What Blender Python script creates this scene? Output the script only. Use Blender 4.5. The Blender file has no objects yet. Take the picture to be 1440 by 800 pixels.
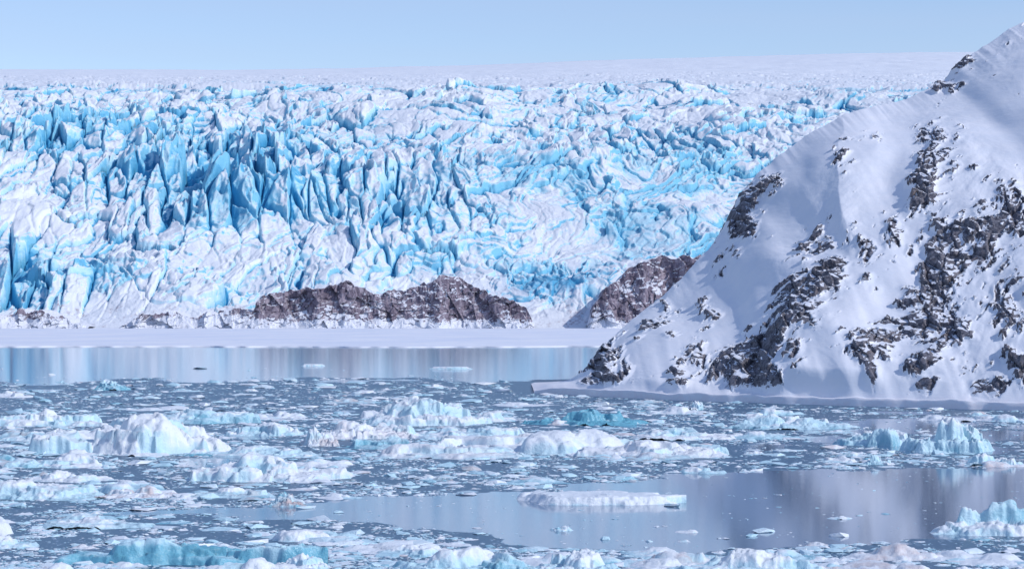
import bpy, math, numpy as np
from mathutils import Vector
sc = bpy.context.scene
F = np.float32

# ------------------------------------------------------------------ noise
def h2(ix, iy, s):
    n = (ix*374761393 + iy*668265263 + int(s)*974711) & 0xffffffff
    n = ((n ^ (n >> 13))*1274126177) & 0xffffffff
    return n ^ (n >> 16)
def rnd(ix, iy, s):
    return (h2(ix, iy, s) & 0xffffff).astype(F)/F(0xffffff)
_a = np.arange(256)*2*np.pi/256
GX, GY = np.cos(_a).astype(F), np.sin(_a).astype(F)
def perlin(x, y, s=0):
    x0 = np.floor(x); y0 = np.floor(y)
    fx = (x-x0).astype(F); fy = (y-y0).astype(F)
    ix = x0.astype(np.int64); iy = y0.astype(np.int64)
    u = fx*fx*fx*(fx*(fx*6-15)+10); v = fy*fy*fy*(fy*(fy*6-15)+10)
    def g(i, j):
        k = h2(ix+i, iy+j, s) & 255
        return GX[k]*(fx-i)+GY[k]*(fy-j)
    a = g(0,0); b = g(1,0); c = g(0,1); d = g(1,1)
    return ((a+(b-a)*u)+((c+(d-c)*u)-(a+(b-a)*u))*v)*F(1.5)
def fbm(x, y, s=0, o=4, gain=.5):
    r = 0; a = 1.0; t = 0
    for i in range(o):
        r = r+a*perlin(x, y, s+i*17); t += a
        x = x*2.03+5.1; y = y*2.03+1.7; a *= gain
    return r/t
def ridged(x, y, s=0, o=4):
    r = 0; a = 1.0; t = 0
    for i in range(o):
        r = r+a*(1-np.abs(perlin(x, y, s+i*17))*2); t += a
        x = x*2.1+5.1; y = y*2.1+1.7; a *= .5
    return r/t
def voro(x, y, s=0):
    x0 = np.floor(x).astype(np.int64); y0 = np.floor(y).astype(np.int64)
    f1 = np.full(x.shape, 9., F); f2 = np.full(x.shape, 9., F)
    dx = np.zeros(x.shape, F); dy = np.zeros(x.shape, F)
    ci = x0.copy(); cj = y0.copy()
    for i in (-1,0,1):
        for j in (-1,0,1):
            a = x0+i; b = y0+j
            px = a+rnd(a,b,s)-x; py = b+rnd(a,b,s+1)-y
            d = (px*px+py*py).astype(F)
            m = d < f1
            f2 = np.where(m, f1, np.minimum(f2, d)); f1 = np.where(m, d, f1)
            dx = np.where(m, -px, dx); dy = np.where(m, -py, dy)
            ci = np.where(m, a, ci); cj = np.where(m, b, cj)
    return np.sqrt(f1), np.sqrt(f2), dx, dy, ci, cj
def facets(x, y, s, tilt=1.2):
    """broken blocks : every cell has own height and own tilted top"""
    f1, f2, dx, dy, ci, cj = voro(x, y, s)
    h = rnd(ci,cj,s+5)*2-1
    gx = (rnd(ci,cj,s+6)*2-1)*tilt; gy = (rnd(ci,cj,s+7)*2-1)*tilt
    return h+gx*dx+gy*dy, f2-f1, rnd(ci,cj,s+9)
def ss(a, b, x):
    t = np.clip((x-a)/(b-a), 0, 1); return t*t*(3-2*t)
def gsm(a, w):
    k = np.exp(-np.linspace(-2,2,2*w+1)**2); k /= k.sum()
    return np.convolve(np.pad(a, w, mode='edge'), k, 'valid')
def blur(z, r):
    def b1(a, ax):
        p = [(0,0),(0,0)]; p[ax] = (r+1, r)
        c = np.cumsum(np.pad(a.astype(np.float64), p, mode='edge'), axis=ax)
        n = a.shape[ax]
        if ax == 0: return (c[2*r+1:2*r+1+n]-c[:n])/(2*r+1)
        return (c[:,2*r+1:2*r+1+n]-c[:,:n])/(2*r+1)
    return b1(b1(z,0),1)

# ------------------------------------------------------------------ mesh helpers
def mesh_np(name, V, Q, attrs=None, smooth=True, n=4):
    me = bpy.data.meshes.new(name)
    me.vertices.add(len(V)); me.vertices.foreach_set('co', V.astype(F).ravel())
    me.loops.add(Q.size); me.loops.foreach_set('vertex_index', Q.astype(np.int32).ravel())
    me.polygons.add(len(Q))
    me.polygons.foreach_set('loop_start', np.arange(0, Q.size, n, dtype=np.int32))
    me.update(calc_edges=True)
    me.polygons.foreach_set('use_smooth', np.full(len(Q), smooth))
    for k, a in (attrs or {}).items():
        at = me.attributes.new(k, 'FLOAT', 'POINT'); at.data.foreach_set('value', a.astype(F).ravel())
    ob = bpy.data.objects.new(name, me); sc.collection.objects.link(ob)
    return ob
def quads(r, c):
    i = np.arange(r*c).reshape(r, c)
    return np.stack([i[:-1,:-1], i[:-1,1:], i[1:,1:], i[1:,:-1]], -1).reshape(-1,4)
def grid_normals(X, Y, Z):
    P = np.stack([X,Y,Z], -1)
    N = np.cross(np.gradient(P, axis=1), np.gradient(P, axis=0))
    return N/(np.linalg.norm(N, axis=-1, keepdims=True)+1e-9)

# ------------------------------------------------------------------ material helpers
class M:
    def __init__(s, name):
        s.m = bpy.data.materials.new(name); s.m.use_nodes = True
        s.t = s.m.node_tree; s.n = s.t.nodes; s.b = s.n['Principled BSDF']
        s.tc = s.n.new('ShaderNodeTexCoord')
    def link(s, a, b): s.t.links.new(a, b)
    def put(s, sock, v):
        if hasattr(v, 'is_linked') or hasattr(v, 'links'): s.link(v, sock)
        else: sock.default_value = v
    def attr(s, k):
        a = s.n.new('ShaderNodeAttribute'); a.attribute_name = k; return a.outputs['Fac']
    def vec(s, scale, rot=(0,0,0)):
        m = s.n.new('ShaderNodeMapping'); m.inputs['Scale'].default_value = scale
        m.inputs['Rotation'].default_value = rot
        s.link(s.tc.outputs['Object'], m.inputs['Vector']); return m.outputs[0]
    def noise(s, scale, detail=5, rough=.55, vs=(1,1,1), dist=0, rot=(0,0,0)):
        a = s.n.new('ShaderNodeTexNoise'); a.inputs['Scale'].default_value = scale
        a.inputs['Detail'].default_value = detail; a.inputs['Roughness'].default_value = rough
        a.inputs['Distortion'].default_value = dist
        s.link(s.vec(vs, rot), a.inputs['Vector']); return a.outputs['Fac']
    def voro(s, scale, vs=(1,1,1), out='Distance', feat='F1'):
        a = s.n.new('ShaderNodeTexVoronoi'); a.feature = feat; a.inputs['Scale'].default_value = scale
        s.link(s.vec(vs), a.inputs['Vector']); return a.outputs[out]
    def math(s, op, a, b=0.0, clamp=False):
        m = s.n.new('ShaderNodeMath'); m.operation = op; m.use_clamp = clamp
        s.put(m.inputs[0], a); s.put(m.inputs[1], b); return m.outputs[0]
    def ramp(s, f, a, b, lo=0., hi=1.):
        m = s.n.new('ShaderNodeMapRange'); m.interpolation_type = 'SMOOTHSTEP'
        s.put(m.inputs[0], f); m.inputs[1].default_value = a; m.inputs[2].default_value = b
        m.inputs[3].default_value = lo; m.inputs[4].default_value = hi; return m.outputs[0]
    def mix(s, f, a, b):
        m = s.n.new('ShaderNodeMix'); m.data_type = 'RGBA'
        s.put(m.inputs[0], f)
        s.put(m.inputs[6], a if not isinstance(a, tuple) else (*a,1))
        s.put(m.inputs[7], b if not isinstance(b, tuple) else (*b,1)); return m.outputs[2]
    def bump(s, h, strength, dist):
        b = s.n.new('ShaderNodeBump'); b.inputs['Strength'].default_value = strength
        b.inputs['Distance'].default_value = dist; s.link(h, b.inputs['Height'])
        s.link(b.outputs[0], s.b.inputs['Normal']); return b
    def set(s, col=None, rough=None, spec=None):
        if col is not None: s.put(s.b.inputs['Base Color'], (*col,1) if isinstance(col, tuple) else col)
        if rough is not None: s.put(s.b.inputs['Roughness'], rough)
        if spec is not None: s.b.inputs['Specular IOR Level'].default_value = spec
        return s.m

# ================================================================== GLACIER
def build_glacier():
    d = np.concatenate([np.linspace(2255, 2900, 450, endpoint=False), np.linspace(2900, 4300, 450, endpoint=False),
                        np.geomspace(4300, 14000, 220)])
    t = np.linspace(-.27, .25, 1250)
    kd = [2255,2290,2330,2450,2700,3000,3500,4200,5500,8000,11500,14000]
    kq = [-22,-17,0,58,150,220,284,318,334,341,347,346]
    q = gsm(np.interp(d, kd, kq), 12)
    T, D = np.meshgrid(t, d); X = T*D; Y = D
    Qg = np.repeat(q[:,None], len(t), 1)
    Qg = Qg + 25*ss(-.13,.21,T)*ss(5000,11500,D) + 1.5*fbm(T*12, D/3000, 4, 2)*ss(4500,8000,D)
    Z = 12+Qg*D/3248
    S = Y/2.6                         # the blocks are long in the direction of flow
    env = ss(2275,2400,D)
    Z += env*(fbm(X/420, S/150, 11, 3)*36 + fbm(X/150, S/75, 12, 3)*16)*(1-ss(3600,5200,D)*.8)
    wx = fbm(X/110, S/80, 21, 4)*70; wy = fbm(X/110+9, S/80, 22, 4)*55
    X1 = X+wx; S1 = S+wy
    ser = np.exp(-((T+.125)/.05)**2-((Qg-200)/62)**2)
    ser = np.maximum(ser, .6*np.exp(-((T+.05)/.03)**2-((Qg-165)/42)**2))
    ser = np.maximum(ser, .7*np.exp(-((T+.215)/.03)**2-((Qg-60)/55)**2))
    ser = np.maximum(ser, .45*np.exp(-((T+.19)/.05)**2-((Qg-260)/50)**2))
    ser = np.maximum(ser, .25*np.exp(-((T-.06)/.05)**2-((Qg-245)/35)**2))
    fold = ss(-.05,.03,T)*(1-ss(200,250,Qg))
    # calmer, snow-filled parts between the broken ones
    calm = ss(.02,.30,fbm(X1/120,S1/60,16,3)+.02)*(1-ss(.1,.5,ser))
    rough = (1-.6*calm)*(.62+.60*ss(-.25,.35,fbm(X/210,S/110,17,3)))
    a1 = X1*.86+S1*.5; b1 = -X1*.5+S1*.86
    fa, ea, ra = facets(X1/60, S1/44, 31, 1.5)
    fb, eb, rb = facets(X1/25, S1/19, 41, 1.4)
    fc, ec, rc = facets(a1/75, b1/15, 51, 1.3)
    fd, ed, rd = facets(X/8.5+.6*fbm(X/14,S/14,6,2), S/6.5+.6*fbm(X/14+7,S/14,7,2), 61, 1.2)
    fs, es, rs_ = facets((X+.2*wx+.25*S)/23, (S+.3*wy)/50, 71, 1.8)
    low = 1-ss(70,150,Qg)
    amp = env*(1-ss(3400,5600,D)*.72)*(1-.97*ss(5900,7800,D))
    rz = ridged(a1/90, b1/28, 81, 4)
    k = (1-.7*fold)*(1-.25*low)
    disp = k*(fa*7+fb*3.0) + (fold*.9+.25)*fc*4.2 + (rz-.4)*6*(.4+fold) + fbm(X1/12,S1/9,83,3)*1.4
    disp -= 8*(1-ss(0,.12,ea))*k + 2.2*(1-ss(0,.14,eb)) + 4*fold*(1-ss(0,.2,ec))
    disp = disp*rough + fd*(.4+.5*low+.4*(1-calm)*(1-ser))
    disp += ser*(fs*20 + (ridged((X+.2*S)/36, S/75, 91, 3)-.4)*22 - 25*(1-ss(0,.16,es)))
    disp += ser*8
    Z += amp*disp
    Z += ss(4600,6500,D)*(1-ss(9000,11000,D))*(fbm(X/180, Y/90, 95, 4)*8)
    N = grid_normals(X, Y, Z)
    slope = 1-np.abs(N[...,2])
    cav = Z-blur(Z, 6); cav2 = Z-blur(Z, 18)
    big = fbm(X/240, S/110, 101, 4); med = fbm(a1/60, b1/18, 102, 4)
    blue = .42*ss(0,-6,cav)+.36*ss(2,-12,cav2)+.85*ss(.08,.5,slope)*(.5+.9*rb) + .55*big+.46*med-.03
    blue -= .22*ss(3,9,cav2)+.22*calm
    blue += ser*.52 + .26*fold*ss(40,150,Qg)
    blue += .35*np.exp(-((T-.055)/.06)**2-((Qg-130)/50)**2)+.45*np.exp(-((T-.02)/.03)**2-((Qg-45)/25)**2)
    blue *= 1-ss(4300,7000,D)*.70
    blue *= .35+.65*ss(2280,2420,D)
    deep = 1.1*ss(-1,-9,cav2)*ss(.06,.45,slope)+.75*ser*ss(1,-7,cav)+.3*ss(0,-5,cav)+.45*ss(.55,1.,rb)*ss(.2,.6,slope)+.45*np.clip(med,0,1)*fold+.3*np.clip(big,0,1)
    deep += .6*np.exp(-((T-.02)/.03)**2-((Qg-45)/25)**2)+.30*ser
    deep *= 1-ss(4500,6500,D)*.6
    dirt = ss(.05,.4,fbm(X/25,S/9,111,5)+.25*(1-ss(0,45,Qg))-.22)*(1-ss(20,75,Qg))
    V = np.stack([X,Y,Z],-1).reshape(-1,3)
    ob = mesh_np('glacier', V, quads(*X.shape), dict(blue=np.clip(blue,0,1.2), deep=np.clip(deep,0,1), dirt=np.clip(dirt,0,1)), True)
    m = M('glacier_ice')
    n1 = m.noise(.06, 7, .62, (1,.45,1.2), .8); n2 = m.noise(.28, 6, .62, (1,.4,1))
    b = m.math('ADD', m.attr('blue'), m.math('MULTIPLY', m.math('SUBTRACT', n1, .5), .9))
    b = m.math('ADD', b, m.math('MULTIPLY', m.math('SUBTRACT', n2, .5), .5))
    c = m.mix(m.ramp(b, .15, .52), (.83,.86,.90), (.51,.755,.86))
    c = m.mix(m.ramp(b, .52, .98), c, (.22,.56,.74))
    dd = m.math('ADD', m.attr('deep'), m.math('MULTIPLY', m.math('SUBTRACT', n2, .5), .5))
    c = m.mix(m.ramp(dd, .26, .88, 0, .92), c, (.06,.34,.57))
    c = m.mix(m.math('MULTIPLY', m.attr('dirt'), m.ramp(n2, .45,.62,0,.75)), c, (.38,.31,.34))
    m.bump(n2, .6, 1.5)
    ob.data.materials.append(m.set(c, .6, .25))
build_glacier()

# ================================================================== ROCK OUTCROPS at the foot of the ice
mr = M('banded_bedrock')
nz = mr.noise(.08, 8, .7, (1,.5,.6), 1.5); nf = mr.noise(.35, 6, .7, (1,1,.35))
nv = mr.noise(.12, 5, .6, (1.6,1,.35)); ns = mr.noise(.16, 5, .6, (.22,.3,1.5), .6, (0,.25,0))
c = mr.mix(mr.ramp(nz, .36,.64), (.12,.10,.135), (.33,.28,.33))
c = mr.mix(mr.ramp(ns, .48,.60,0,.75), c, (.16,.13,.17))
c = mr.mix(mr.ramp(nv, .50,.66,0,.7), c, (.46,.41,.46))
sn = mr.math('ADD', mr.attr('snow'), mr.math('MULTIPLY', mr.math('SUBTRACT', nf, .5), 1.3))
sn = mr.math('ADD', sn, mr.math('MULTIPLY', mr.math('SUBTRACT', ns, .5), 1.2))
c = mr.mix(mr.ramp(sn, .46,.60), c, (.80,.82,.88))
mr.bump(nf, .9, 2.0); mr.set(c, .85, .2)
def outcrop(name, pts, yb, seed, extra_snow=0.):
    xs = np.array([p[0] for p in pts], float); zs = np.array([p[1] for p in pts], float)
    x = np.linspace(xs[0], xs[-1], int((xs[-1]-xs[0])/.75)); top = np.interp(x, xs, zs)
    top = gsm(top, 4)+fbm(x/14, x*0, seed, 4)*7*ss(0,15,x-xs[0])*ss(0,15,xs[-1]-x)
    v = np.concatenate([np.linspace(0,1,110), np.linspace(1.03,2,40)])
    XX, VV = np.meshgrid(x, v); TT = np.repeat(top[None,:], len(v), 0)
    vc = np.clip(VV,0,1)
    Z = TT*vc**1.05-1.0
    Y = yb + 14*(1-vc)**2*-1 + TT*.45*vc + (VV>1)*(VV-1)*170 - 24*fbm(XX/60, VV*0+1, seed+1, 3)
    Z -= (VV>1)*(VV-1)*TT*.1
    fa,ea,ra = facets((XX+.4*Z)/15, (Z+.2*XX)/22, seed+2, 1.3); fb,eb,rb = facets(XX/7, (Z-.2*XX)/4.5, seed+3, 1.3)
    k = ss(0,.12,VV)
    Y -= k*(fa*3.8+fb*1.8+fbm(XX/9,Z/20,seed+4,4)*4)
    Z += ss(0,.2,VV)*fbm(XX/8,Y/8,seed+5,3)*1.6
    N = grid_normals(XX,Y,Z)
    up = np.abs(N[...,2])
    snow = .0+.75*ss(.45,.9,up)+.75*ss(13,3,Z)+.3*ss(.98,1.06,VV)+extra_snow+.6*fbm(XX/40,Z/25,seed+8,3)
    ob = mesh_np(name, np.stack([XX,Y,Z],-1).reshape(-1,3), quads(*XX.shape), dict(snow=snow), False)
    ob.data.materials.append(mr.m)
outcrop('rock_outcrop', [(-262,3),(-250,28),(-246,34),(-225,38),(-196,41),(-161,47),(-140,36),(-112,38),(-84,46),(-70,54),(-58,54),(-42,46),(-14,33),(6,27),(14,22),(22,4)], 2265, 200)
outcrop('rock_outcrop', [(-385,2),(-365,14),(-337,18),(-310,12),(-295,16),(-262,22),(-240,12),(-225,3)], 2262, 300, .32)
outcrop('rock_outcrop', [(74,3),(80,22),(92,42),(100,46),(112,58),(140,71),(168,74),(190,72),(232,78),(300,70),(380,60)], 2262, 400, .08)
outcrop('rock_outcrop', [(-600,6),(-540,14),(-505,14),(-463,20),(-440,10),(-414,3)], 2262, 500, .2)

# ================================================================== SEA ICE
def sea_ice():
    x = np.linspace(-800,800,900); r = np.concatenate([np.linspace(0,1,60)**2*.3, np.linspace(.31,1,60)])
    XX, RR = np.meshgrid(x, r)
    edge = 905+fbm(XX/90, XX*0, 3, 5)*30+ 6*fbm(XX/9,XX*0,8,3)
    Y = edge+RR*(2330-edge); Z = .45+.25*fbm(XX/40,Y/60,6,4)*ss(0,.1,RR)
    XX = np.vstack([XX[:1],XX]); Y = np.vstack([Y[:1]-.1,Y]); Z = np.vstack([Z[:1]*0-.4,Z])
    ob = mesh_np('sea_ice', np.stack([XX,Y,Z],-1).reshape(-1,3), quads(*XX.shape))
    m = M('snow_covered_sea_ice')
    n = m.noise(.02, 7, .6, (1,.35,1)); n2 = m.noise(.2, 4, .6, (1,.2,1))
    c = m.mix(m.ramp(n, .3,.7), (.74,.78,.87), (.86,.87,.91))
    c = m.mix(m.ramp(n2, .58,.72,0,.55), c, (.58,.71,.82))
    m.bump(n2,.3,.4); ob.data.materials.append(m.set(c,.7,.2))
sea_ice()

# ================================================================== SNOWY MOUNTAIN (headland)
SHX, SHY = [1,5,14,29,47,65,150,260],[366,360,343,325,309,294,262,250]
def mountain():
    kx = [4, 6, 10, 12, 16, 22, 30, 35, 38.5, 42, 46, 50, 56, 65, 72, 78, 84, 86, 90,101,112,130,190,260]
    kz = [.5,1.1,1.7,3.6, 8, 13, 20, 25, 30, 35.6, 39.5, 42.6, 46, 50.3, 53.5, 56, 59, 61.8, 65, 70.5, 74, 80, 98,110]
    kr = [364,366,369,372,380,394,402,408,413,418,424,428,433,438,442,445,448,449,451,457,463,475,500,540]
    x = np.concatenate([np.linspace(3.4,110,860), np.linspace(110.6,260,120)])
    zr = gsm(np.interp(x,kx,kz),14); yr = gsm(np.interp(x,kx,kr),20)
    crest = (gsm(np.interp(x,kx,kz),4)-zr)+ss(10,30,x)*(1.0*fbm(x/9,x*0+3,601,3)+.3*fbm(x/2.2,x*0+3,602,3))
    yf = gsm(np.interp(x,SHX,SHY),30)+ 1.8*fbm(x/9,x*0,600,3)
    yf = np.minimum(yf, yr-2)
    v = np.concatenate([np.linspace(0,1,820), np.linspace(1.01,2,90)])
    XX, VV = np.meshgrid(x,v); ZR = np.repeat(zr[None],len(v),0); YR=np.repeat(yr[None],len(v),0); YF=np.repeat(yf[None],len(v),0)
    vc = np.clip(VV,0,1); vb = np.clip(VV-1,0,1)
    foot = np.minimum(1.05+.5*fbm(XX/5,XX*0,605,3), ZR*.8)
    s = (YR-YF)*vc
    body = np.clip((s-2.2)/np.maximum(YR-YF-2.2,1),0,1)
    prof = .72*body**.95+.28*(1-(1-body)**2)
    Z = -0.5+(foot+.5)*ss(0,.6,s)+ (ZR-foot)*prof
    Z = Z + crest[None]*np.exp(-((VV-1)/.10)**2)
    Z = Z - vb**1.4*ZR*1.1
    Y = YF+s+vb*(60+ZR*1.5)
    on = ss(1.5,7,s)
    A = (XX*.80-Z*.60); B = (XX*.60+Z*.80)      # A : across the ribs, B : along
    wa = fbm(XX/16,Z/16,610,3)*3.5
    rib = ridged((A+wa)/21, B/75, 620, 1)-.35
    rib2 = fbm((A+wa)/8, B/22, 621, 2)
    big = fbm(XX/34, Z/26, 622, 2)
    fade = on*(.25+.75*ss(2,14,ZR))*(1-.5*ss(.8,1.,VV))
    disp = fade*(rib*2.2 + rib2*.7 + big*4.2 + 1.6*fbm((A+wa)/12,B/15,623,2))
    blobs = [(14,4.5,3.6,3.6,1.1),(17.5,2.5,2.4,1.4,1.0),(27,6,2.4,1.8,.9),(33.5,5,4,2.2,1.05),(29,4.0,2.5,1.2,1.0),(22,9,1.5,2,.75),(37,3,4,2,1.0),(24,3.2,2.5,1.,.8),
             (44.0,34,2.6,3.0,1.0),(41,29,1.6,3.2,.85),(39,24,1.0,2,.6),(36,21,1,2,.6),(86,61,1.2,3.2,.95),(83,57,1.3,3.,.75),(64,43,4,1.0,.7),(57,38,4,1.1,.75),
             (73,43,1.4,5,.7),(70,37,1.5,5,.74),(66,31,1.6,5,.8),(60,24,2,4,.7),(54,20,2,3.5,.7),
             (38,7,4,5.5,1.08),(43,12,3.6,4.2,.9),(47,17,2.4,3.5,.8),(35,3.0,3.5,1.8,.9),(41,4,3,2,.9),
             (57,13,3,5.0,.92),(61,17,3.6,4,1.0),(65,20,4,3.2,1.0),(70,23,3.2,3.2,.85),(52,8,2.6,4,.85),(60,9,3,2.2,.8),(50,4,2.6,1.8,.9),(76,27,4,2.2,.7),
             (67,5,3,1.6,.8),(90,40,6,1.4,.58),(97,56,5,1.6,.6),(84,30,5,2,.6),(30,13,3,1.3,.66),(36,20,3,1.0,.62),(76,12,3.5,3.5,.66),
             (70,13,3,2.4,.7),(56,4,3,1.3,.75),(48,24,3,1.2,.6),(82,22,3,2,.58),(62,3,2.5,1.2,.75)]
    W = np.zeros_like(Z)
    xw = XX+wa*.8; zw = Z+fbm(XX/9+5,Z/9,633,3)*4
    for bx,bz,rx,rz,w in blobs:
        a = (xw-bx)*.80-(zw-bz)*.55; b = (xw-bx)*.6+(zw-bz)*.8
        rr = math.sqrt(rx*rz)*1.12
        W = np.maximum(W, w*np.exp(-(a/(rr*.78))**2-(b/(rr*1.7))**2))
    A2 = XX*.55-Z*.83; B2 = XX*.83+Z*.55        # small ledges lie flatter than the ribs
    n_a = .5*fbm((A+wa)/1.2, B/3.6, 640, 5, .62)+.7*fbm((A2+.5*wa)/.85, B2/4, 644, 5, .62); n_b = fbm(XX/7,Z/7,641,4)
    zone = ss(-.25,.25,fbm((A+wa)/14,B/40,645,3)+.22*ss(35,65,XX)-.3*ss(25,50,Z))
    ms = W*.70+n_a*.90+n_b*.22+.18*zone
    rock = ss(.45,.56,ms)*on*ss(0.8,2.0,Z-.3*fbm(XX/3,Z/3,5,2))
    fa,ea,ra = facets((A+wa)/2.2+.4*n_a, B/3.4, 650, 1.5); fb,eb,rb = facets(XX/.95+.4*n_a, Z/.8, 660, 1.4)
    disp += blur(rock,5)*.7 + rock*(fa*.45+fb*.25-.4*(1-ss(0,.15,ea))) + on*.04*fbm(XX/1.5,Z/1.2,670,4) + on*.20*zone*fbm((A2+wa)/1.6,B2/4,672,4)
    n = np.array([-.35,-.62,.70]); k = 1-ss(.0,.3,vb)
    disp *= k
    X3 = XX+n[0]*disp; Y3 = Y+n[1]*disp; Z3 = Z+n[2]*disp
    N = grid_normals(X3,Y3,Z3); up = np.abs(N[...,2])
    rk = rock*(1-.88*ss(.78,.95,up))
    ob = mesh_np('snowy_mountain', np.stack([X3,Y3,Z3],-1).reshape(-1,3), quads(*X3.shape),
                 dict(rock=rk, foot=ss(1.9,.4,Z3), tone=ra), True)
    m = M('snow_and_rock')
    n1 = m.noise(.9,7,.7,(1,1,1.3),.5); n2 = m.noise(4.5,5,.65); n3 = m.noise(.18,4,.6)
    n4 = m.noise(2.2,5,.6,(.6,.6,1.2))
    rc = m.mix(m.ramp(n1,.35,.65), (.065,.065,.083), (.24,.23,.26))
    rc = m.mix(m.ramp(n2,.52,.70,0,.6), rc, (.39,.38,.41))
    rc = m.mix(m.ramp(n3,.58,.70,0,.55), rc, (.26,.20,.17))
    f = m.math('ADD', m.attr('rock'), m.math('MULTIPLY', m.math('SUBTRACT', n4,.5), 1.2))
    f = m.ramp(f,.42,.56)
    snow = m.mix(m.ramp(n3,.3,.7), (.80,.83,.89), (.86,.87,.91))
    snow = m.mix(m.math('MULTIPLY', m.attr('foot'), m.ramp(n1,.4,.6,0.1,.5)), snow, (.80,.72,.76))
    h = m.math('ADD', m.math('MULTIPLY', n4,.18), m.math('MULTIPLY', m.math('MULTIPLY', n2, f), 1.0))
    m.bump(h,.5,.32)
    ob.data.materials.append(m.set(m.mix(f, snow, rc), m.ramp(f,0,1,.65,.8), .2))
mountain()

# ================================================================== WATER with slush
POLY = [(75,186),(41,186),(24,181),(13,177),(2,160),(-13.4,151),(-23.4,142),(-26,140),(-12.1,137),(-4.8,131),(1.5,121),(10,119),(22,123),(30,128),(75,130)]
def clear_mask(x, y):
    xw = x+fbm(x/6,y/6,700,4)*4.5; yw = y+fbm(x/6+9,y/9,701,4)*7
    inside = np.zeros(x.shape,bool); dm = np.full(x.shape,1e9)
    n = len(POLY)
    for i in range(n):
        x1,y1 = POLY[i]; x2,y2 = POLY[(i+1)%n]
        c = ((y1>yw)!=(y2>yw)) & (xw < (x2-x1)*(yw-y1)/(y2-y1+1e-9)+x1); inside ^= c
        ex,ey = x2-x1,y2-y1; tt = np.clip(((xw-x1)*ex+(yw-y1)*ey)/(ex*ex+ey*ey),0,1)
        dm = np.minimum(dm, np.hypot(xw-x1-tt*ex, yw-y1-tt*ey))
    sd = np.where(inside,dm,-dm)
    cl = ss(-.3,.9,sd)
    far = ss(410,455, y+fbm(x/25,y/60,702,4)*70)
    leads = ss(.34,.44, fbm(x/16,y/30,703,4))*.85
    lee = ss(.0,.12, fbm(x/10,y/22,704,4)+.10)*ss(16,26,x-(y-200)*.05)*ss(196,206,y)*ss(290,270,y)*.8
    return np.clip(np.maximum.reduce([cl,far,leads,lee]),0,1)
def water():
    d = np.concatenate([[-400,-150,0,50], np.geomspace(80,1000,620), [1500,3000,8000,16000]])
    t = np.linspace(-1,1,700)
    T,D = np.meshgrid(t,d); X = T*(.30*np.abs(D)+25+ (np.abs(D)<60)*100 + (D>1200)*900); X = np.where(D<60, T*400, X)
    cm = clear_mask(X,D)
    ob = mesh_np('water', np.stack([X,D,0*X],-1).reshape(-1,3), quads(*X.shape), dict(slush=1-cm))
    m = M('fjord_water')
    n1 = m.noise(1.8,7,.75,(1,.55,1)); n2 = m.noise(.16,4,.6,(1,.45,1)); vd = m.voro(2.6,(1,.7,1))
    s = m.math('ADD', m.attr('slush'), m.math('MULTIPLY', m.math('SUBTRACT', n2,.5), .9))
    s = m.ramp(s,.35,.65)
    spk = m.math('MULTIPLY', m.ramp(m.math('ADD', n1, m.math('MULTIPLY', m.math('SUBTRACT', .3, vd), .45)), .50,.66), s)
    c = m.mix(s, (.11,.20,.32), (.05,.12,.20))
    c = m.mix(spk, c, (.42,.56,.70))
    rr = m.math('ADD', m.ramp(s,0,1,.09,.36), m.math('MULTIPLY', spk,.35))
    w1 = m.noise(.5,3,.5,(1,.4,1))
    h = m.math('ADD', m.math('MULTIPLY', w1,.04), m.math('MULTIPLY', m.math('MULTIPLY', n1, s), .5))
    m.bump(h,.5,.12)
    m.put(m.b.inputs['IOR'], m.ramp(s,0,1,1.62,1.37))
    ob.data.materials.append(m.set(c, rr, .5))
water()

# ================================================================== FLOATING ICE
mi = M('berg_ice')
a1 = mi.noise(.8,6,.6); a2 = mi.noise(3.5,5,.65)
bl = mi.math('ADD', mi.attr('blue'), mi.math('MULTIPLY', mi.math('SUBTRACT', a1,.5),.7))
c = mi.mix(mi.ramp(bl,.10,.60), (.82,.87,.91), (.56,.78,.86))
c = mi.mix(mi.ramp(bl,.65,1.25), c, (.17,.46,.58))
c = mi.mix(mi.ramp(bl,1.4,1.9), c, (.04,.20,.28))
dt = mi.math('MULTIPLY', mi.attr('dirt'), mi.ramp(a1,.35,.65))
c = mi.mix(dt, c, (.58,.46,.45))
mi.bump(mi.math('ADD', a2, mi.math('MULTIPLY', a1, 1.5)), .5, .2)
mi.set(c, mi.ramp(bl,.4,1.2,.5,.2), .5)

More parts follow.
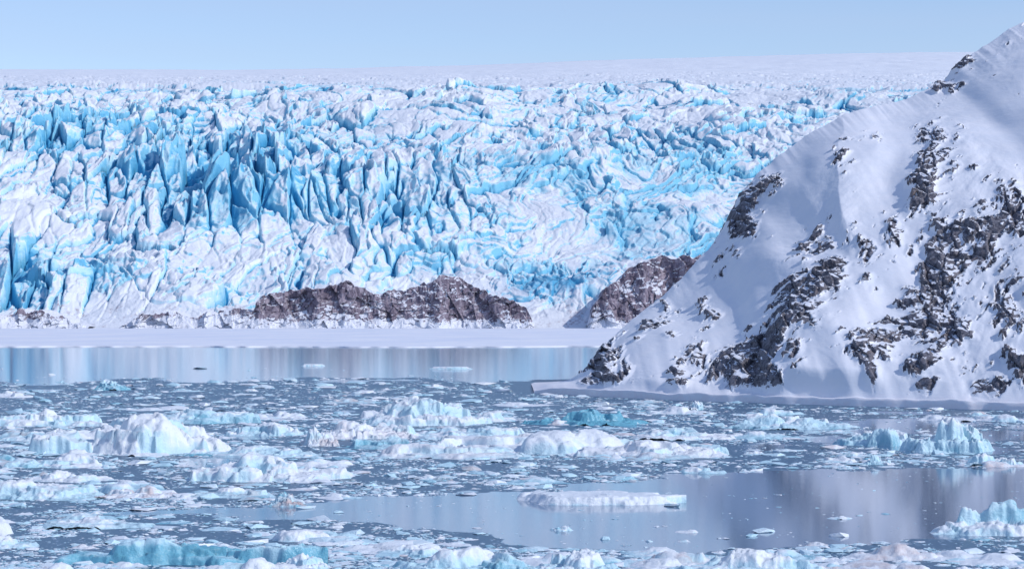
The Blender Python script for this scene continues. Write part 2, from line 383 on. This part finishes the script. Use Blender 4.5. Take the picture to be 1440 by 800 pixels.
def berg_data(wx, wy, h, rng, K=7, flat=.0, blue=.3, dirt=0., res=100, peak=None):
    nx = res; ny = max(12,int(res*.8))
    x = np.linspace(-.62,.62,nx)*wx; y = np.linspace(-.62,.62,ny)*wy
    X,Y = np.meshgrid(x,y); s = int(rng.integers(1,9999)); sc_ = max(wx*.12,.05)
    U = (X+fbm(X/sc_/2,Y/sc_/2,s,4)*sc_*1.0)/(wx/2); V = (Y+fbm(X/sc_/2+7,Y/sc_/2,s+1,4)*sc_*1.0)/(wy/2)
    Z = np.full(X.shape,-1.)*h; B = np.zeros(X.shape)
    for k in range(K):
        slab = rng.random()<.6
        if k == 0: cx,cy,sz,hk = (0,0,.9,.12)
        else:
            an = rng.uniform(0,6.28); r = rng.uniform(.0,.8)
            cx,cy = r*math.cos(an),r*math.sin(an)*.8; sz = rng.uniform(.14,.42); hk = rng.uniform(.12,.65)*(1-.4*r)
            if k == 1: hk = 1.0; cx = peak if peak is not None else cx*.6; sz = .42; slab = False
        if flat: hk = rng.uniform(.75,1.0) if k else .9
        J = int(rng.integers(4,7)); g = np.full(X.shape,-9.)
        off = rng.uniform(0,6.28)
        for j in range(J):
            a = off+(j+rng.uniform(-.3,.3))*2*math.pi/J
            g = np.maximum(g, (math.cos(a)*(U-cx)+math.sin(a)*(V-cy))/(sz*rng.uniform(.7,1.25)))
        if not slab: g = .7*g+.3*np.hypot(U-cx,V-cy)/sz
        st = rng.uniform(3,7) if (flat or k==0 or slab) else rng.uniform(.95,1.8)
        tl = rng.uniform(-1.,1.,2)*(.1 if flat else (.9 if slab else .5))
        zk = h*hk*np.minimum(1+tl[0]*(U-cx)/sz*.5+tl[1]*(V-cy)/sz*.5, st*(1-g))
        m = zk>Z; Z = np.where(m,zk,Z); B = np.where(m, rng.uniform(-.4,.4), B)
    if not flat:
        zz = np.clip(Z/h,0,2); Z = np.where(Z>0, h*zz*1.6/(.6+zz), Z)      # blunt, bulky tops
    f,e,_ = facets(X/sc_/.9,Y/sc_/.9,s+3,1.2); f2,e2,_ = facets(X/sc_*2.6,Y/sc_*2.6,s+8,1.2)
    kk = ss(-.1,.15,Z/h)
    Z = Z+h*kk*((.03 if flat else .08)*f+(.02 if flat else .04)*f2+.10*fbm(X/sc_,Y/sc_,s+4,5))
    N = grid_normals(X,Y,Z); up = np.abs(N[...,2])
    bl_ = blue+B*.9+.30*ss(.8,.3,up)-.30*ss(.5,1.,Z/h)+.25*ss(.3,.0,Z/h)+.6*fbm(X/sc_/2,Y/sc_/2,s+5,3)  # own ice blue per lump; low, steep parts bluer as translucency painted in
    bl_ = np.minimum(bl_, max(1.0, blue+.45))
    di = dirt*ss(-.2,.3,fbm(X/sc_/2.5+3,Y/sc_/2.5,s+6,3)+.15)
    Q = quads(*X.shape); zf = Z.ravel()
    Q = Q[(zf[Q]>-.15*min(h,1.)).any(1)]
    Vv = np.stack([X,Y,np.maximum(Z,-.3)],-1).reshape(-1,3)
    used = np.unique(Q); mp = np.zeros(len(Vv),np.int64); mp[used] = np.arange(len(used))
    return Vv[used], mp[Q], bl_.ravel()[used], np.broadcast_to(di,X.shape).ravel()[used]

BERGS = [ # name, x, y, width, depth, height, K, blue, dirt, flat, peak
 ('iceberg',-34.5,207,18,13,3.2,16,.05,.05,0,.35), ('iceberg',-52,256,13,9,1.7,12,.2,0,0,None),
 ('iceberg',-9.5,258,16,11,2.8,14,.45,.1,0,-.1), ('iceberg',-14.5,230,10,8,1.6,11,.1,.4,0,None),
 ('iceberg',3.7,208,24,13,1.8,22,.2,.2,0,None), ('iceberg',12,200,13,9,1.3,14,.1,.2,0,None),
 ('iceberg',-5.5,199,14,9,1.1,14,.25,.3,0,None), ('iceberg',9.3,258,14,6,1.5,7,1.0,0,0,-.1),
 ('iceberg',-17.5,171,12,8,1.7,13,.05,.1,0,-.2), ('iceberg',-18.3,216,4,3.4,1.7,5,.1,.7,0,None),
 ('iceberg',-31.5,154,8,6,1.1,10,.35,.1,0,-.4), ('iceberg',-24.3,155,5.5,4,.65,9,.15,.8,0,None),
 ('iceberg',-18.8,155,6,4,.55,8,.3,.4,0,None),
 ('ice_floe',5.8,150,8.8,6.5,.55,6,.12,0,1,None),
 ('iceberg',39.2,207,8.2,6,2.9,7,.35,0,0,.0), ('iceberg',34,217,8,6,1.5,9,.4,0,0,None),
 ('iceberg',30,250,12,8,1.5,11,.2,.1,0,None), ('iceberg',27.3,129,8.5,5,1.7,11,.45,0,0,.1),
 ('iceberg',-16.4,113,12,3.6,1.15,10,1.1,0,0,-.2), ('iceberg',-2.3,108.5,8,5,1.1,10,.35,0,0,None),
 ('iceberg',3.3,109,4.3,3.4,.95,7,.2,0,0,None), ('iceberg',11.1,108.5,7,5,1.0,10,.3,0,0,None),
 ('iceberg',-10,111,3,2.6,.65,6,.2,0,0,None), ('iceberg',-14.3,147,2.8,2.4,.75,5,.8,1.0,0,None),
 ('iceberg',38.5,187,5,3.4,.9,7,.3,0,0,None), ('iceberg',29.7,188,2.4,2,.8,5,.2,0,0,None),
 ('iceberg',-65.6,378,6,4.5,1.6,6,.7,0,0,None), ('iceberg',23.6,298,2.6,2.4,1.1,5,.2,0,0,None),
 ('ice_floe',-14.4,528,11,6,.6,4,.5,0,1,None), ('ice_floe',-48,560,6,5,.5,4,.3,0,1,None),
 ('iceberg',-24,133,6.5,4,.6,9,.3,.1,0,None), ('iceberg',2.8,130,1.5,1.4,.25,4,.6,0,0,None),
 ('iceberg',-37,186,8,6,.85,10,.35,.1,0,None), ('iceberg',-25,235,9,7,1.2,10,.35,.1,0,None),
 ('iceberg',-36,262,14,9,1.4,12,.45,0,0,None), ('iceberg',17,228,10,7,1.0,10,.4,.2,0,None),
 ('iceberg',-2,228,12,8,1.2,12,.45,.2,0,None), ('iceberg',-22,200,9,7,.85,10,.4,.2,0,None),
 ('iceberg',-44,225,9,7,1.1,10,.55,.0,0,None), ('iceberg',-11,212,8,6,.9,10,.65,.2,0,None),
 ('iceberg',-11,125,6,4,.5,9,.25,.1,0,None), ('iceberg',-27,121,4,3,.5,7,.3,.1,0,None),
 ('iceberg',-5,117,4,3,.45,8,.2,.1,0,None), ('iceberg',-33,170,7,5,.7,9,.3,.1,0,None),
]
for i,b in enumerate(BERGS):
    rng = np.random.default_rng(1000+i)
    V,Q,bb,dd = berg_data(b[3],b[4],b[5],rng,b[6],b[9],b[7],b[8],int(min(190,80+b[3]*7)),b[10])
    ob = mesh_np(b[0],V,Q,dict(blue=bb,dirt=dd),True); ob.location = (b[1],b[2],0); ob.data.materials.append(mi.m)

# medium lumps drifting between the larger ones : one mass
rng = np.random.default_rng(77)
Vs,Qs,Bs,Ds = [],[],[],[]; off = 0; cnt = 0; NM = 1800
while cnt < NM:
    n = 4000
    q = rng.uniform(85,372,n); d = 38976/q; u = rng.uniform(-1,1,n); x = u*(.235*d+6); tt = x/d
    cl = clear_mask(x,d)
    dens = .20+.95*np.exp(-((q-165)/42)**2)*np.where(tt<.085,1,.3)+.45*np.exp(-((q-345)/30)**2)
    dens *= .22+1.9*np.maximum(0,fbm(x/14,d/25,720,3)+.3)
    dens = np.where(cl>.45, dens*.015, dens)
    dens = np.where((x>0)&(d>np.interp(x,SHX,SHY)-5), 0, dens)
    ok = np.nonzero(rng.random(n)<dens)[0]
    for j in ok:
        if cnt >= NM: break
        xx, dj = float(x[j]), float(d[j])
        w = .42*rng.pareto(1.8)+.5; w = min(w,5.)*(.75+dj/420)
        V,Q,bb,dd = berg_data(w,w*rng.uniform(.7,1.1),w*rng.uniform(.05,.15),rng,5,0,rng.uniform(-.15,.75),float(rng.random()<.15)*.7,int(18+w*5))
        a = rng.uniform(-.6,.6); R = np.array([[math.cos(a),-math.sin(a),0],[math.sin(a),math.cos(a),0],[0,0,1]])
        Vs.append(V@R.T+np.array([xx,dj,0])); Qs.append(Q+off); Bs.append(bb); Ds.append(dd); off += len(V); cnt += 1
ob = mesh_np('drifting_ice_chunks',np.vstack(Vs),np.vstack(Qs),dict(blue=np.concatenate(Bs),dirt=np.concatenate(Ds)),True)
ob.data.materials.append(mi.m)

# brash : tens of thousands of small fragments, one mesh
def brash():
    rng = np.random.default_rng(5); n0 = 350000
    q = rng.uniform(70,375,n0); d = 38976/q; x = rng.uniform(-1,1,n0)*(.235*d+7)
    cl = clear_mask(x,d)
    clump = fbm(x/3.5,d/6,730,4)+.5*fbm(x/14,d/20,731,3)
    p = np.clip(.26+1.2*clump,0.02,1)*(1-.985*cl)
    keep = (rng.random(n0)<p) & ~((x>0)&(d>np.interp(x,SHX,SHY)-1.5))
    x,d = x[keep],d[keep]; n = len(x)
    r = np.clip(.04+.042*rng.pareto(2.0,n),0,.6)*(.55+d/260)
    ph = (1+5**.5)/2
    ico = np.array([(-1,ph,0),(1,ph,0),(-1,-ph,0),(1,-ph,0),(0,-1,ph),(0,1,ph),(0,-1,-ph),(0,1,-ph),(ph,0,-1),(ph,0,1),(-ph,0,-1),(-ph,0,1)],float)/1.9
    fc = np.array([(0,11,5),(0,5,1),(0,1,7),(0,7,10),(0,10,11),(1,5,9),(5,11,4),(11,10,2),(10,7,6),(7,1,8),(3,9,4),(3,4,2),(3,2,6),(3,6,8),(3,8,9),(4,9,5),(2,4,11),(6,2,10),(8,6,7),(9,8,1)])
    P = ico[None]*rng.uniform(.6,1.3,(n,12,1))+rng.normal(0,.10,(n,12,3))
    P *= np.stack([r*rng.uniform(.8,1.8,n), r*rng.uniform(.7,1.4,n), r*rng.uniform(.15,.42,n)],-1)[:,None]
    a = rng.uniform(0,6.28,n); ca,sa = np.cos(a)[:,None],np.sin(a)[:,None]
    X = P[...,0]*ca-P[...,1]*sa+x[:,None]; Y = P[...,0]*sa+P[...,1]*ca+d[:,None]
    Z = P[...,2]+(r*.05)[:,None]
    Fc = (fc[None]+np.arange(n)[:,None,None]*12).reshape(-1,3)
    bl = np.repeat(rng.uniform(-.1,.95,n),12); di = np.repeat((rng.random(n)<.05)*.7,12)
    ob = mesh_np('brash_ice',np.stack([X,Y,Z],-1).reshape(-1,3),Fc,dict(blue=bl,dirt=di),False,3)
    ob.data.materials.append(mi.m); print('brash',n)
brash()

# ================================================================== LIGHT
EL, AZ = math.radians(39), math.radians(115)      # azimuth clockwise from +Y
w = bpy.data.worlds.new('World'); sc.world = w; w.use_nodes = True
nt = w.node_tree; bg = nt.nodes['Background']
sky = nt.nodes.new('ShaderNodeTexSky'); sky.sky_type = 'NISHITA'; sky.sun_disc = False
sky.sun_elevation = EL; sky.sun_rotation = AZ; sky.altitude = 0; sky.air_density = 1.0; sky.dust_density = .3; sky.ozone_density = 2.5
tint = nt.nodes.new('ShaderNodeMix'); tint.data_type = 'RGBA'; tint.blend_type = 'MULTIPLY'; tint.inputs[0].default_value = 1
tint.inputs[7].default_value = (.96,.945,1.09,1)
nt.links.new(sky.outputs[0], tint.inputs[6])
# thin veils of high cloud
tcw = nt.nodes.new('ShaderNodeTexCoord'); mpw = nt.nodes.new('ShaderNodeMapping'); mpw.inputs['Scale'].default_value = (2.2,2.2,26)
cn = nt.nodes.new('ShaderNodeTexNoise'); cn.inputs['Scale'].default_value = 1.6; cn.inputs['Detail'].default_value = 5
cr = nt.nodes.new('ShaderNodeMapRange'); cr.inputs[1].default_value = .42; cr.inputs[2].default_value = .72; cr.inputs[3].default_value = 0; cr.inputs[4].default_value = .2
cl_ = nt.nodes.new('ShaderNodeMix'); cl_.data_type = 'RGBA'; cl_.inputs[7].default_value = (3.6,4.3,5.9,1)
nt.links.new(tcw.outputs['Generated'], mpw.inputs[0]); nt.links.new(mpw.outputs[0], cn.inputs['Vector'])
nt.links.new(cn.outputs['Fac'], cr.inputs[0]); nt.links.new(cr.outputs[0], cl_.inputs[0]); nt.links.new(tint.outputs[2], cl_.inputs[6])
nt.links.new(cl_.outputs[2], bg.inputs[0]); bg.inputs[1].default_value = .142
L = bpy.data.lights.new('sun','SUN'); L.energy = 2.45; L.angle = math.radians(.6); L.color = (1,.97,.945)
lo = bpy.data.objects.new('sun',L); sc.collection.objects.link(lo)
dirv = Vector((math.sin(AZ)*math.cos(EL), math.cos(AZ)*math.cos(EL), math.sin(EL)))
lo.rotation_euler = dirv.to_track_quat('Z','Y').to_euler(); lo.location = (100,-100,200)

# ================================================================== CAMERA
cd = bpy.data.cameras.new('camera'); cam = bpy.data.objects.new('camera',cd); sc.collection.objects.link(cam)
cam.location = (0,0,12); cam.rotation_euler = (math.radians(90)+math.atan(45/3248),0,0)
cd.sensor_width = 36; cd.lens = 36*3248/1440; cd.clip_start = 1; cd.clip_end = 40000
sc.camera = cam
sc.view_settings.view_transform = 'Standard'; sc.view_settings.look = 'None'; sc.view_settings.exposure = 0
